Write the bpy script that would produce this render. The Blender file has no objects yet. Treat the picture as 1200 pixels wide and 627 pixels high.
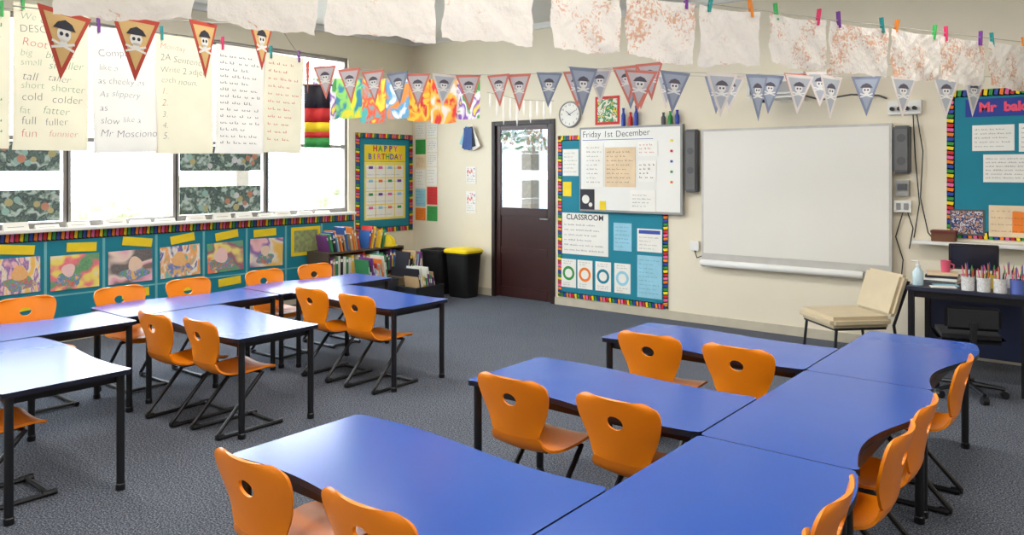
import bpy, bmesh, math, random
from mathutils import Matrix, Vector
random.seed(7)
scene = bpy.context.scene
try:
    scene.view_settings.view_transform = 'Standard'
    scene.view_settings.look = 'None'
except Exception:
    pass
COL = scene.collection
WX = -7.77   # inner face of the window wall
WY = 7.55    # inner face of the door wall
CEIL = 3.35
pi = math.pi

# ------------------------------------------------------------------ materials
def srgb(r, g, b):
    def f(c):
        c /= 255.0
        return c / 12.92 if c <= 0.04045 else ((c + 0.055) / 1.055) ** 2.4
    return (f(r), f(g), f(b), 1.0)

MATS = {}
def mat(name, rgb, rough=0.6, metal=0.0, var=0.06, scale=8.0, bump=0.0, bscale=80.0, spec=0.5, emit=None, transl=0.0):
    if name in MATS:
        return MATS[name]
    m = bpy.data.materials.new(name)
    m.use_nodes = True
    nt = m.node_tree
    b = nt.nodes['Principled BSDF']
    c = srgb(*rgb)
    tc = nt.nodes.new('ShaderNodeTexCoord')
    n = nt.nodes.new('ShaderNodeTexNoise'); n.inputs['Scale'].default_value = scale
    nt.links.new(tc.outputs['Object'], n.inputs['Vector'])
    r = nt.nodes.new('ShaderNodeValToRGB')
    r.color_ramp.elements[0].position = 0.3; r.color_ramp.elements[1].position = 0.7
    r.color_ramp.elements[0].color = tuple(max(0, x * (1 - var)) for x in c[:3]) + (1,)
    r.color_ramp.elements[1].color = tuple(min(1, x * (1 + var)) for x in c[:3]) + (1,)
    nt.links.new(n.outputs['Fac'], r.inputs['Fac'])
    nt.links.new(r.outputs['Color'], b.inputs['Base Color'])
    b.inputs['Roughness'].default_value = rough
    b.inputs['Metallic'].default_value = metal
    b.inputs['Specular IOR Level'].default_value = spec
    if bump > 0:
        n2 = nt.nodes.new('ShaderNodeTexNoise'); n2.inputs['Scale'].default_value = bscale
        nt.links.new(tc.outputs['Object'], n2.inputs['Vector'])
        bp = nt.nodes.new('ShaderNodeBump'); bp.inputs['Strength'].default_value = bump
        bp.inputs['Distance'].default_value = 0.01
        nt.links.new(n2.outputs['Fac'], bp.inputs['Height'])
        nt.links.new(bp.outputs['Normal'], b.inputs['Normal'])
    if emit:
        b.inputs['Emission Color'].default_value = c
        b.inputs['Emission Strength'].default_value = emit
    if transl > 0:
        add_transl(nt, b, r.outputs['Color'], transl)
    MATS[name] = m
    return m

def add_transl(nt, b, colsock, k):
    out = nt.nodes['Material Output']
    tr = nt.nodes.new('ShaderNodeBsdfTranslucent'); nt.links.new(colsock, tr.inputs['Color'])
    mx = nt.nodes.new('ShaderNodeMixShader'); mx.inputs['Fac'].default_value = k
    nt.links.new(b.outputs[0], mx.inputs[1]); nt.links.new(tr.outputs[0], mx.inputs[2])
    nt.links.new(mx.outputs[0], out.inputs['Surface'])

def art_mat(name, palette, seed, scale=7.0, dist=1.5, rough=0.7, soft=False, detail=3, transl=0, stretch=None, paper=0.0):
    if name in MATS:
        return MATS[name]
    m = bpy.data.materials.new(name); m.use_nodes = True
    nt = m.node_tree; b = nt.nodes['Principled BSDF']
    tc = nt.nodes.new('ShaderNodeTexCoord')
    vec = tc.outputs['Object']
    if stretch:
        mp = nt.nodes.new('ShaderNodeMapping'); mp.inputs['Scale'].default_value = stretch
        nt.links.new(vec, mp.inputs['Vector']); vec = mp.outputs['Vector']
    n = nt.nodes.new('ShaderNodeTexNoise'); n.noise_dimensions = '4D'
    n.inputs['W'].default_value = seed * 3.7; n.inputs['Scale'].default_value = scale
    n.inputs['Distortion'].default_value = dist; n.inputs['Detail'].default_value = detail
    nt.links.new(vec, n.inputs['Vector'])
    r = nt.nodes.new('ShaderNodeValToRGB'); r.color_ramp.interpolation = 'EASE' if soft else 'CONSTANT'
    cr = r.color_ramp
    k = len(palette)
    while len(cr.elements) < k:
        cr.elements.new(0.5)
    for i in range(k):
        cr.elements[i].position = 0.0 if i == 0 else 0.32 + 0.36 * (i - 0.5) / (k - 1)
    for i in range(k):
        cr.elements[i].color = srgb(*palette[i])
    nt.links.new(n.outputs['Fac'], r.inputs['Fac'])
    src = r.outputs['Color']
    if paper:
        n2 = nt.nodes.new('ShaderNodeTexNoise'); n2.inputs['Scale'].default_value = 70; n2.inputs['Detail'].default_value = 2
        nt.links.new(vec, n2.inputs['Vector'])
        mr = nt.nodes.new('ShaderNodeMath'); mr.operation = 'MULTIPLY'; mr.inputs[1].default_value = paper
        nt.links.new(n2.outputs['Fac'], mr.inputs[0])
        mx = nt.nodes.new('ShaderNodeMixRGB'); mx.inputs['Color2'].default_value = srgb(236, 230, 220)
        nt.links.new(src, mx.inputs['Color1']); nt.links.new(mr.outputs[0], mx.inputs['Fac']); src = mx.outputs['Color']
    nt.links.new(src, b.inputs['Base Color'])
    b.inputs['Roughness'].default_value = rough
    if transl: add_transl(nt, b, src, transl)
    MATS[name] = m
    return m

def carpet_mat():
    m = bpy.data.materials.new('carpet'); m.use_nodes = True
    nt = m.node_tree; b = nt.nodes['Principled BSDF']
    tc = nt.nodes.new('ShaderNodeTexCoord')
    n = nt.nodes.new('ShaderNodeTexNoise'); n.inputs['Scale'].default_value = 115; n.inputs['Detail'].default_value = 2
    n.inputs['Roughness'].default_value = 0.75
    n3 = nt.nodes.new('ShaderNodeTexNoise'); n3.inputs['Scale'].default_value = 2.3
    nt.links.new(tc.outputs['Object'], n.inputs['Vector']); nt.links.new(tc.outputs['Object'], n3.inputs['Vector'])
    r = nt.nodes.new('ShaderNodeValToRGB')
    e = r.color_ramp.elements
    e[0].position = 0.37; e[0].color = srgb(46, 52, 64)
    e[1].position = 0.65; e[1].color = srgb(146, 150, 158)
    mid = e.new(0.5); mid.color = srgb(86, 91, 102)
    mx = nt.nodes.new('ShaderNodeMixRGB'); mx.blend_type = 'MULTIPLY'; mx.inputs['Fac'].default_value = 0.2
    nt.links.new(n.outputs['Fac'], r.inputs['Fac'])
    nt.links.new(r.outputs['Color'], mx.inputs['Color1']); nt.links.new(n3.outputs['Fac'], mx.inputs['Color2'])
    nt.links.new(mx.outputs['Color'], b.inputs['Base Color'])
    b.inputs['Roughness'].default_value = 0.95; b.inputs['Specular IOR Level'].default_value = 0.1
    bp = nt.nodes.new('ShaderNodeBump'); bp.inputs['Strength'].default_value = 0.2; bp.inputs['Distance'].default_value = 0.003
    nt.links.new(n.outputs['Fac'], bp.inputs['Height']); nt.links.new(bp.outputs['Normal'], b.inputs['Normal'])
    return m

def glass_mat():
    m = bpy.data.materials.new('window_glass'); m.use_nodes = True
    nt = m.node_tree; nt.nodes.clear()
    o = nt.nodes.new('ShaderNodeOutputMaterial')
    t = nt.nodes.new('ShaderNodeBsdfTransparent'); t.inputs['Color'].default_value = (0.95, 0.98, 1, 1)
    g = nt.nodes.new('ShaderNodeBsdfGlossy'); g.inputs['Roughness'].default_value = 0.03
    mx = nt.nodes.new('ShaderNodeMixShader'); mx.inputs['Fac'].default_value = 0.06
    nt.links.new(t.outputs[0], mx.inputs[1]); nt.links.new(g.outputs[0], mx.inputs[2])
    nt.links.new(mx.outputs[0], o.inputs['Surface'])
    return m

CARPET = carpet_mat(); GLASS = glass_mat()
WALL = mat('cream_paint', (234, 225, 203), 0.8, var=0.02, scale=2, bump=0.05)
WALLUP = mat('ceiling_paint', (222, 221, 217), 0.85, var=0.02, scale=2)
WHITE = mat('white_paint', (232, 232, 228), 0.5, var=0.02)
ALU = mat('grey_aluminium', (150, 145, 140), 0.4, 0.1)
BLUE = mat('blue_laminate', (10, 76, 172), 0.21, var=0.03, scale=3, spec=0.65)
EDGE = mat('table_edge', (22, 26, 44), 0.4)
BLACK = mat('black_powdercoat', (24, 25, 30), 0.35, var=0.03)
ORANGE = mat('orange_plastic', (250, 140, 10), 0.32, var=0.03, scale=5, spec=0.5)
TEAL = mat('teal_backing', (18, 128, 150), 0.75, var=0.05, scale=3)
PAPER = mat('white_paper', (240, 238, 230), 0.75, var=0.02)
BUTCHER = mat('butcher_paper', (228, 222, 196), 0.8, var=0.05, scale=4, transl=0.3)
CHARTW = mat('chart_paper', (230, 227, 218), 0.8, var=0.05, scale=4, transl=0.3)
YELLOW = mat('yellow_paper', (242, 214, 36), 0.7)
INK = mat('ink_black', (45, 45, 55), 0.7)
INKF = mat('ink_faded', (84, 84, 96), 0.7)
INKG = mat('ink_green', (88, 142, 98), 0.7)
INKR = mat('ink_red', (204, 88, 80), 0.7)
INKB = mat('ink_blue', (60, 80, 170), 0.7)
GREYP = mat('grey_plastic', (150, 150, 148), 0.45)
DGREY = mat('dark_grey_plastic', (84, 86, 88), 0.5)
BOARD = mat('board_white', (234, 233, 226), 0.35, var=0.015, scale=1.5)
MAROON = mat('maroon_door', (54, 22, 20), 0.4, var=0.05)
DARKWOOD = mat('dark_door_frame', (38, 24, 21), 0.5)
BEIGE = mat('beige_vinyl', (206, 190, 158), 0.5, var=0.04, bump=0.05)
STRING = mat('string', (180, 175, 165), 0.8)
RED = mat('red', (205, 40, 40), 0.6); GREEN = mat('green', (50, 150, 70), 0.6)
PINK = mat('pink', (230, 100, 160), 0.6); PURPLE = mat('purple', (110, 60, 150), 0.6)
LBLUE = mat('light_blue', (150, 205, 225), 0.7); ORNP = mat('orange_paper', (240, 130, 40), 0.7)
SKYB = mat('blue_plastic', (40, 70, 170), 0.45); YPL = mat('yellow_plastic', (245, 215, 20), 0.4)
CREAMP = mat('cream_paper', (232, 208, 172), 0.8); BROWN = mat('brown', (110, 70, 45), 0.7)

# ------------------------------------------------------------------ mesh builder
class MB:
    def __init__(s):
        s.v = []; s.f = []; s.m = []
    def add(s, vs, fs, mi=0):
        o = len(s.v); s.v += [tuple(x) for x in vs]
        for f in fs:
            s.f.append([i + o for i in f]); s.m.append(mi)
        return s
    def box(s, a, b, mi=0):
        x0, y0, z0 = a; x1, y1, z1 = b
        vs = [(x0,y0,z0),(x1,y0,z0),(x1,y1,z0),(x0,y1,z0),(x0,y0,z1),(x1,y0,z1),(x1,y1,z1),(x0,y1,z1)]
        return s.add(vs, [(0,3,2,1),(4,5,6,7),(0,1,5,4),(1,2,6,5),(2,3,7,6),(3,0,4,7)], mi)
    def prism(s, pts, z0, z1, mi=0, side=None):
        n = len(pts)
        if side is None: side = mi
        vs = [(p[0],p[1],z0) for p in pts] + [(p[0],p[1],z1) for p in pts]
        o = len(s.v); s.v += vs
        s.f.append([o+i for i in reversed(range(n))]); s.m.append(side)
        s.f.append([o+n+i for i in range(n)]); s.m.append(mi)
        for i in range(n):
            j = (i+1) % n
            s.f.append([o+i, o+j, o+n+j, o+n+i]); s.m.append(side)
        return s
    def disc(s, c, r, z0, z1, mi=0, n=20, ry=None):
        ry = ry or r
        return s.prism([(c[0]+r*math.cos(2*pi*i/n), c[1]+ry*math.sin(2*pi*i/n)) for i in range(n)], z0, z1, mi)
    def tube(s, pts, r, n=8, mi=0, closed=False):
        P = [Vector(p) for p in pts]; k = len(P)
        rings = []
        up = None
        for i in range(k):
            if i == 0: t = P[1]-P[0]
            elif i == k-1: t = P[-1]-P[-2]
            else: t = (P[i+1]-P[i]).normalized() + (P[i]-P[i-1]).normalized()
            if t.length < 1e-9: t = Vector((0,0,1))
            t.normalize()
            if up is None:
                a = Vector((0,0,1)) if abs(t.z) < 0.9 else Vector((1,0,0))
                up = t.cross(a).normalized()
            else:
                up = (up - t*up.dot(t)).normalized()
            w = t.cross(up)
            rr = r[i] if isinstance(r, (list, tuple)) else r
            rings.append([P[i] + (up*math.cos(2*pi*j/n) + w*math.sin(2*pi*j/n))*rr for j in range(n)])
        vs = [q for ring in rings for q in ring]
        fs = []
        for i in range(k-1):
            for j in range(n):
                a = i*n+j; b = i*n+(j+1) % n
                fs.append((a, b, b+n, a+n))
        fs.append(tuple(reversed(range(n)))); fs.append(tuple((k-1)*n+j for j in range(n)))
        return s.add(vs, fs, mi)
    def lathe(s, prof, n=20, c=(0,0,0), mi=0):
        vs = []; fs = []
        for (r, z) in prof:
            for j in range(n):
                a = 2*pi*j/n
                vs.append((c[0]+r*math.cos(a), c[1]+r*math.sin(a), c[2]+z))
        for i in range(len(prof)-1):
            for j in range(n):
                a = i*n+j; b = i*n+(j+1) % n
                fs.append((a, b, b+n, a+n))
        fs.append(tuple(reversed(range(n)))); fs.append(tuple((len(prof)-1)*n+j for j in range(n)))
        return s.add(vs, fs, mi)
    def grid(s, fn, nu, nv, mi=0):
        vs = [fn(i/nu, j/nv) for j in range(nv+1) for i in range(nu+1)]
        fs = []
        for j in range(nv):
            for i in range(nu):
                a = j*(nu+1)+i
                fs.append((a, a+1, a+nu+2, a+nu+1))
        return s.add(vs, fs, mi)
    def obj(s, name, mats, parent=None, smooth=False, bevel=0.0, mw=None, loc=None):
        me = bpy.data.meshes.new(name)
        me.from_pydata(s.v, [], s.f)
        if not isinstance(mats, (list, tuple)): mats = [mats]
        for m in mats: me.materials.append(m)
        for p, mi in zip(me.polygons, s.m): p.material_index = mi
        if bevel > 0:
            bm = bmesh.new(); bm.from_mesh(me)
            ed = [e for e in bm.edges if len(e.link_faces) == 2 and e.calc_face_angle(0) > 0.6]
            bmesh.ops.bevel(bm, geom=ed, offset=bevel, segments=2, affect='EDGES', clamp_overlap=True)
            bm.to_mesh(me); bm.free()
        if smooth:
            for p in me.polygons: p.use_smooth = True
            try: me.set_sharp_from_angle(angle=0.7)
            except Exception: pass
        me.update()
        o = bpy.data.objects.new(name, me)
        COL.objects.link(o)
        if parent: o.parent = parent
        if loc is not None: o.location = loc
        if mw is not None: o.matrix_world = mw
        return o

def empty(name, loc=(0,0,0), rz=0):
    o = bpy.data.objects.new(name, None); o.empty_display_size = 0.1
    COL.objects.link(o); o.location = loc; o.rotation_euler = (0,0,rz)
    return o
def top(o, label, cat, group=None):
    o["label"] = label; o["category"] = cat
    if group: o["group"] = group
    return o
def struct(o): o["kind"] = "structure"; return o
def dup(root, loc=None, rz=None):
    r = root.copy(); COL.objects.link(r)
    if loc is not None: r.location = loc
    if rz is not None: r.rotation_euler = (0,0,rz)
    def rec(src, dst):
        for c in src.children:
            k = c.copy(); COL.objects.link(k); k.parent = dst
            k.matrix_parent_inverse = c.matrix_parent_inverse.copy()
            rec(c, k)
    rec(root, r)
    return r

RX = Matrix.Rotation(pi/2, 4, 'X'); RZ = Matrix.Rotation(pi/2, 4, 'Z')
def MBk(X, z, off=0.0): return Matrix.Translation((X, WY-off-0.001, z)) @ RX
def MLf(Y, z, off=0.0): return Matrix.Translation((WX+off+0.001, Y, z)) @ RZ @ RX
def Mdir(p, u):
    return Matrix.Translation(p) @ Matrix.Rotation(math.atan2(u[1], u[0]), 4, 'Z') @ RX

def sheet(name, w, h, m, mw, t=0.003, back=None):
    return MB().box((-w/2,-h/2,0), (w/2,h/2,t), 0).obj(name, m, mw=mw)
def sub(parent, name, x0, y0, x1, y1, m, z0=0.0035, t=0.001):
    return MB().box((x0,y0,z0), (x1,y1,z0+t)).obj(name, m, parent=parent)
def text(s, size, m, parent, x, y, z=0.004, align='CENTER', bold=0.0, name='lettering', rot=0, shear=0.0):
    cu = bpy.data.curves.new('t', 'FONT'); cu.body = s; cu.size = size; cu.align_x = align; cu.align_y = 'CENTER'
    cu.offset = bold; cu.resolution_u = 3; cu.shear = shear
    t = bpy.data.objects.new('t', cu); COL.objects.link(t)
    bpy.context.view_layer.update()
    me = bpy.data.meshes.new_from_object(t.evaluated_get(bpy.context.evaluated_depsgraph_get()))
    bpy.data.objects.remove(t, do_unlink=True)
    me.materials.clear(); me.materials.append(m)
    for p in me.polygons: p.material_index = 0
    o = bpy.data.objects.new(name, me); COL.objects.link(o)
    o.parent = parent; o.location = (x, y, z); o.rotation_euler = (0,0,rot)
    return o
def scribble(parent, x0, x1, y0, y1, rows, m, th=0.006, z=0.004, name='writing', fill=0.85):
    mb = MB()
    for r in range(rows):
        y = y1 - (r+0.5)*(y1-y0)/rows
        x = x0; end = x0 + (x1-x0)*random.uniform(fill-0.3, fill+0.15)
        while x < min(end, x1):
            w = random.uniform(0.02, 0.07)*((x1-x0)/0.4+0.3)
            w = min(w, x1-x)
            if w < 0.004: break
            k = max(2, int(w/(th*1.6)))
            for i in range(k):
                xx = x + w*i/k; hh = th*random.choice((1.0,1.0,1.7))
                mb.box((xx, y-th/2, z), (xx+th*0.45, y-th/2+hh, z+0.0006))
                if i % 2 == 0: mb.box((xx, y-th/2, z), (xx+w/k, y-th/4, z+0.0006))
            x += w + th*2
    return mb.obj(name, m, parent=parent)

RAIN = [mat('rb_black',(20,20,22),0.7), RED, YELLOW, GREEN, SKYB, ORNP, PINK]
def border(parent, w, h, bw=0.07, z=0.012, sides='tblr'):
    mb = MB()
    k = 0
    def strip(a, b, inward):
        nonlocal k
        a = Vector(a); b = Vector(b); L = (b-a).length; n = max(2, int(L/0.038)); u = (b-a)/n; q = Vector(inward)*bw
        mb.add([(*a,z),(*b,z),(*(b+q),z),(*(a+q),z)], [(0,1,2,3)], 0)
        for i in range(n):
            p = a+u*i
            mb.add([(*(p+u*0.25),z+.001),(*(p+u*0.95),z+.001),(*(p+u*0.75+q*0.9),z+.001),(*(p+u*0.05+q*0.8),z+.001)], [(0,1,2,3)], 1+k % 6)
            k += 1
    if 't' in sides: strip((-w/2,h/2),(w/2,h/2),(0,-1))
    if 'b' in sides: strip((-w/2,-h/2),(w/2,-h/2),(0,1))
    if 'l' in sides: strip((-w/2,-h/2),(-w/2,h/2),(1,0))
    if 'r' in sides: strip((w/2,-h/2),(w/2,h/2),(-1,0))
    o = mb.obj('border', RAIN, parent=parent)
    bm = bmesh.new(); bm.from_mesh(o.data)
    for f in bm.faces:
        if f.normal.z < 0: f.normal_flip()
    bm.to_mesh(o.data); bm.free()
    return o

# ------------------------------------------------------------------ room shell
XR, YN = 3.2, -2.2
struct(MB().box((WX-0.15, YN-.15, -0.1), (XR+.15, WY+0.15, 0)).obj('floor', CARPET))
struct(MB().box((WX-0.15, YN-.15, CEIL), (XR+.15, WY+0.15, CEIL+0.12)).obj('ceiling', WALLUP))
WB, WT = 1.06, 3.0
bounds = [-1.1, 0.0, 1.03, 2.06, 3.11, 4.17, 5.25, 6.42]
struct(MB().box((WX-0.15,YN,0),(WX,WY+0.15,WB)).box((WX-0.15,YN,WT),(WX,WY+0.15,CEIL))
       .box((WX-0.15,YN,WB),(WX,bounds[0],WT)).box((WX-0.15,bounds[-1],WB),(WX,WY+0.15,WT)).obj('wall_left', WALL))
DX0, DX1, DZ = -6.345, -5.37, 2.195
struct(MB().box((WX,WY,0),(DX0,WY+0.15,CEIL)).box((DX0,WY,DZ),(DX1,WY+0.15,CEIL)).box((DX1,WY,0),(XR,WY+0.15,CEIL)).obj('wall_back', WALL))
struct(MB().box((XR,YN,0),(XR+.15,WY+.15,CEIL)).obj('wall_right', WALL))
struct(MB().box((WX-.15,YN-.15,0),(XR+.15,YN,CEIL)).obj('wall_front', WALL))
struct(MB().box((DX1+0.0,WY-0.015,0),(XR,WY,0.09)).box((WX,WY-0.015,0),(DX0,WY,0.09)).obj('baseboard_back', mat('skirting',(196,188,168),0.5)))
struct(MB().box((WX,YN,0),(WX+0.015,WY-0.015,0.09)).obj('baseboard_left', MATS['skirting']))
struct(MB().box((WX,YN,CEIL-0.07),(WX+0.05,WY,CEIL)).obj('trim_1', WHITE))
struct(MB().box((WX+0.05,WY-0.05,CEIL-0.07),(XR,WY,CEIL)).obj('trim_2', WHITE))
struct(MB().box((WX-0.02,bounds[0]-0.05,WB-0.03),(WX+0.11,bounds[-1]+0.04,WB)).obj('trim_3', WHITE, bevel=0.006))
for i in range(len(bounds)-1):
    a, b = bounds[i], bounds[i+1]
    mb = MB(); x0, x1 = WX-0.1, WX-0.03; f = 0.034
    mb.box((x0,a,WB),(x1,a+f,WT)).box((x0,b-f,WB),(x1,b,WT)).box((x0,a+f,WB),(x1,b-f,WB+0.05)).box((x0,a+f,WT-0.05),(x1,b-f,WT))
    mb.box((x0,a+f,1.86),(x1,b-f,1.90))
    w = struct(mb.obj('window_%d' % (i+1), ALU, bevel=0.003))
    MB().box((WX-0.072,a+f,WB+0.05),(WX-0.068,b-f,WT-0.05)).obj('glass', GLASS, parent=w)
    MB().box((WX-0.0295,b-.006,WB),(WX-0.026,b+.006,WT)).obj('seal', BLACK, parent=w)
# door
dr = MB()
fr = 0.055
dr.box((DX0,WY-0.02,0),(DX0+fr,WY+0.1,DZ)).box((DX1-fr,WY-0.02,0),(DX1,WY+0.1,DZ)).box((DX0+fr,WY-0.02,DZ-fr),(DX1-fr,WY+0.1,DZ))
door = struct(dr.obj('door_1', DARKWOOD, bevel=0.004))
a, b = DX0+fr, DX1-fr
leaf = MB().box((a,WY+0.01,0.01),(a+0.07,WY+0.05,DZ-fr)).box((b-0.07,WY+0.01,0.01),(b,WY+0.05,DZ-fr)).box((a+0.07,WY+0.01,DZ-fr-0.06),(b-0.07,WY+0.05,DZ-fr))
leaf.box((a+0.07,WY+0.01,1.02),(b-0.07,WY+0.05,1.12)).box((a+0.07,WY+0.01,0.01),(b-0.07,WY+0.05,0.14)).box((a+0.07,WY+0.025,0.14),(b-0.07,WY+0.04,1.02)).box((a+0.07,WY+0.01,0.55),(b-0.07,WY+0.05,0.63))
leaf.obj('door_leaf', MAROON, parent=door, bevel=0.004)
MB().box((a+0.07,WY+0.028,1.12),(b-0.07,WY+0.032,DZ-fr-0.06)).obj('glass', GLASS, parent=door)
MB().tube([(b-0.04,WY+0.01,1.0),(b-0.04,WY-0.03,1.0),(b-0.15,WY-0.03,1.0)],0.009).obj('handle', GREYP, parent=door, smooth=True)
g = MB()
for i in range(80):
    cx = a+0.08+random.random()*(b-a-0.16); cz = DZ-fr-0.08-(random.random()**1.1)*0.24
    an = random.random()*pi; L = 0.045
    p = Vector((math.cos(an),0,math.sin(an)))*L; q = Vector((-math.sin(an),0,math.cos(an)))*L*0.42
    c = Vector((cx, WY+0.024-0.0003*i, cz))
    g.add([c-p, c-p*.3+q, c+p*.5+q*.7, c+p, c+p*.5-q*.7, c-p*.3-q], [(0,1,2,3,4,5)], i % 4)
top(g.obj('leaf_garland', [mat('leaf1',(120,150,120),0.7), mat('leaf2',(170,150,130),0.7), PAPER, mat('leaf3',(180,200,200),.7)]), 'paper leaf garland stuck on the glass of the door', 'decoration')

# outside
struct(MB().box((-26,-14,-0.35),(WX-0.16,24,-0.25)).box((WX-0.16,WY+0.16,-0.35),(6,24,-0.25)).obj('ground', mat('pale_paving',(205,202,190),0.9)))
struct(MB().box((-12.5,10.6,-.25),(-2,10.8,3.1)).obj('wall_outside', mat('outside_wall',(170,182,196),.8)))
struct(MB().box((-12.5,WY+.16,3.1),(-2,10.8,3.2)).obj('ceiling_added_shade', mat('added_shade_roof',(190,190,186),.8)))  # unseen roof slab, added to dim the daylight behind the door glass
def bush(loc, r, i):
    bm = bmesh.new(); bmesh.ops.create_icosphere(bm, subdivisions=4, radius=r)
    for v in bm.verts:
        k = 1+0.13*math.sin(v.co.x*9/r+i)*math.cos(v.co.z*8/r)+random.uniform(-.09,.09)
        v.co = Vector((v.co.x*k, v.co.y*k, v.co.z*k*0.8))
    me = bpy.data.meshes.new('bush'); bm.to_mesh(me); bm.free()
    me.materials.append(mat('foliage',(140,144,118),0.9,var=0.4,scale=9))
    o = bpy.data.objects.new('bush', me); COL.objects.link(o); o.location = loc
    top(o, 'rounded pale green garden bush outside the windows', 'bush', 'garden bushes')
for i, (x,y,r) in enumerate([(-19,1.0,1.0),(-20.5,5.0,1.2),(-19,8.6,0.9),(-21,12.4,1.3),(-20,16.5,1.1)]):
    bush((x,y,-0.25+r*0.7), r, i)
for i,(x,y) in enumerate([(-10.5,3.0),(-10.5,6.6),(-7.3,9.6)]):
    top(MB().box((x-.1,y-.1,-.25),(x+.1,y+.1,3.0)).box((x-.14,y-.14,-.25),(x+.14,y+.14,-.1)).obj('veranda_post', mat('post_grey',(120,114,106),0.7), bevel=0.01), 'grey veranda post standing outside the classroom', 'post','veranda posts')

# ------------------------------------------------------------------ tables
TH = 0.60
def make_table(L, W, amp, amp2, name='classroom_table'):
    root = empty(name)
    pts = []; n = 36; c = 0.022
    for i in range(n+1):
        u = i/n; x = -L/2+L*u
        pts.append((x, -W/2 + amp*math.sin(2*pi*u)))
    pts[0] = (-L/2+c, pts[0][1]); pts[-1] = (L/2-c, pts[-1][1])
    pts += [(L/2-c*.3, -W/2+c*.3), (L/2, -W/2+c), (L/2, W/2-c), (L/2-c*.3, W/2-c*.3)]
    for i in range(n, -1, -1):
        u = i/n; x = max(-L/2+c, min(L/2-c, -L/2+L*u))
        pts.append((x, W/2 + amp2*math.sin(2*pi*u)))
    pts += [(-L/2+c*.3, W/2-c*.3), (-L/2, W/2-c), (-L/2, -W/2+c), (-L/2+c*.3, -W/2+c*.3)]
    mb = MB(); mb.prism(pts, TH-0.024, TH, 0, 1)
    o = mb.obj('tabletop', [BLUE, EDGE], parent=root)
    i = 0.06
    f = MB()
    x, y = L/2-i, W/2-i
    z0, z1 = TH-0.065, TH-0.0245
    f.box((-x,-y-.012,z0),(x,-y+.012,z1)).box((-x,y-.012,z0),(x,y+.012,z1)).box((-x-.012,-y,z0),(-x+.012,y,z1)).box((x-.012,-y,z0),(x+.012,y,z1))
    f.obj('frame', BLACK, parent=root)
    for sx in (-1,1):
        for sy in (-1,1):
            MB().lathe([(0.021,0),(0.023,0.004),(0.023,0.03),(0.0195,0.034),(0.0195,TH-0.0245)],14,(sx*(L/2-0.035), sy*(W/2-0.045),0)).obj('leg', BLACK, parent=root, smooth=True)
    return root
tl = 'blue laminate table with wavy edge'
tooth = make_table(1.19, 0.585, 0.030, 0.022)
conn = make_table(1.205, 0.565, 0.055, 0.0)
def put_table(proto, loc, rz, lab):
    t = dup(proto, loc, rz); top(t, lab, 'table', 'classroom tables'); return t
for y in (1.81, 3.05, 4.24):
    put_table(tooth, (-1.885, y, 0), 0, tl + ' set with orange chairs')
for y in (2.13, 3.34, 4.55):
    put_table(conn, (-1.0, y, 0), pi/2, tl + ', joined in a row')
for (x,y) in ((-4.52,1.58),(-4.70,2.865),(-4.72,4.10)):
    put_table(tooth, (x, y, 0), 0, tl + ', shining with window light')
for (x,y) in ((-5.42,1.88),(-5.60,3.10),(-5.61,4.32)):
    put_table(conn, (x, y, 0), -pi/2, tl + ' beside the windows')
def kill(r):
    for c in list(r.children): kill(c)
    bpy.data.objects.remove(r, do_unlink=True)
kill(tooth); kill(conn)

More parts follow.
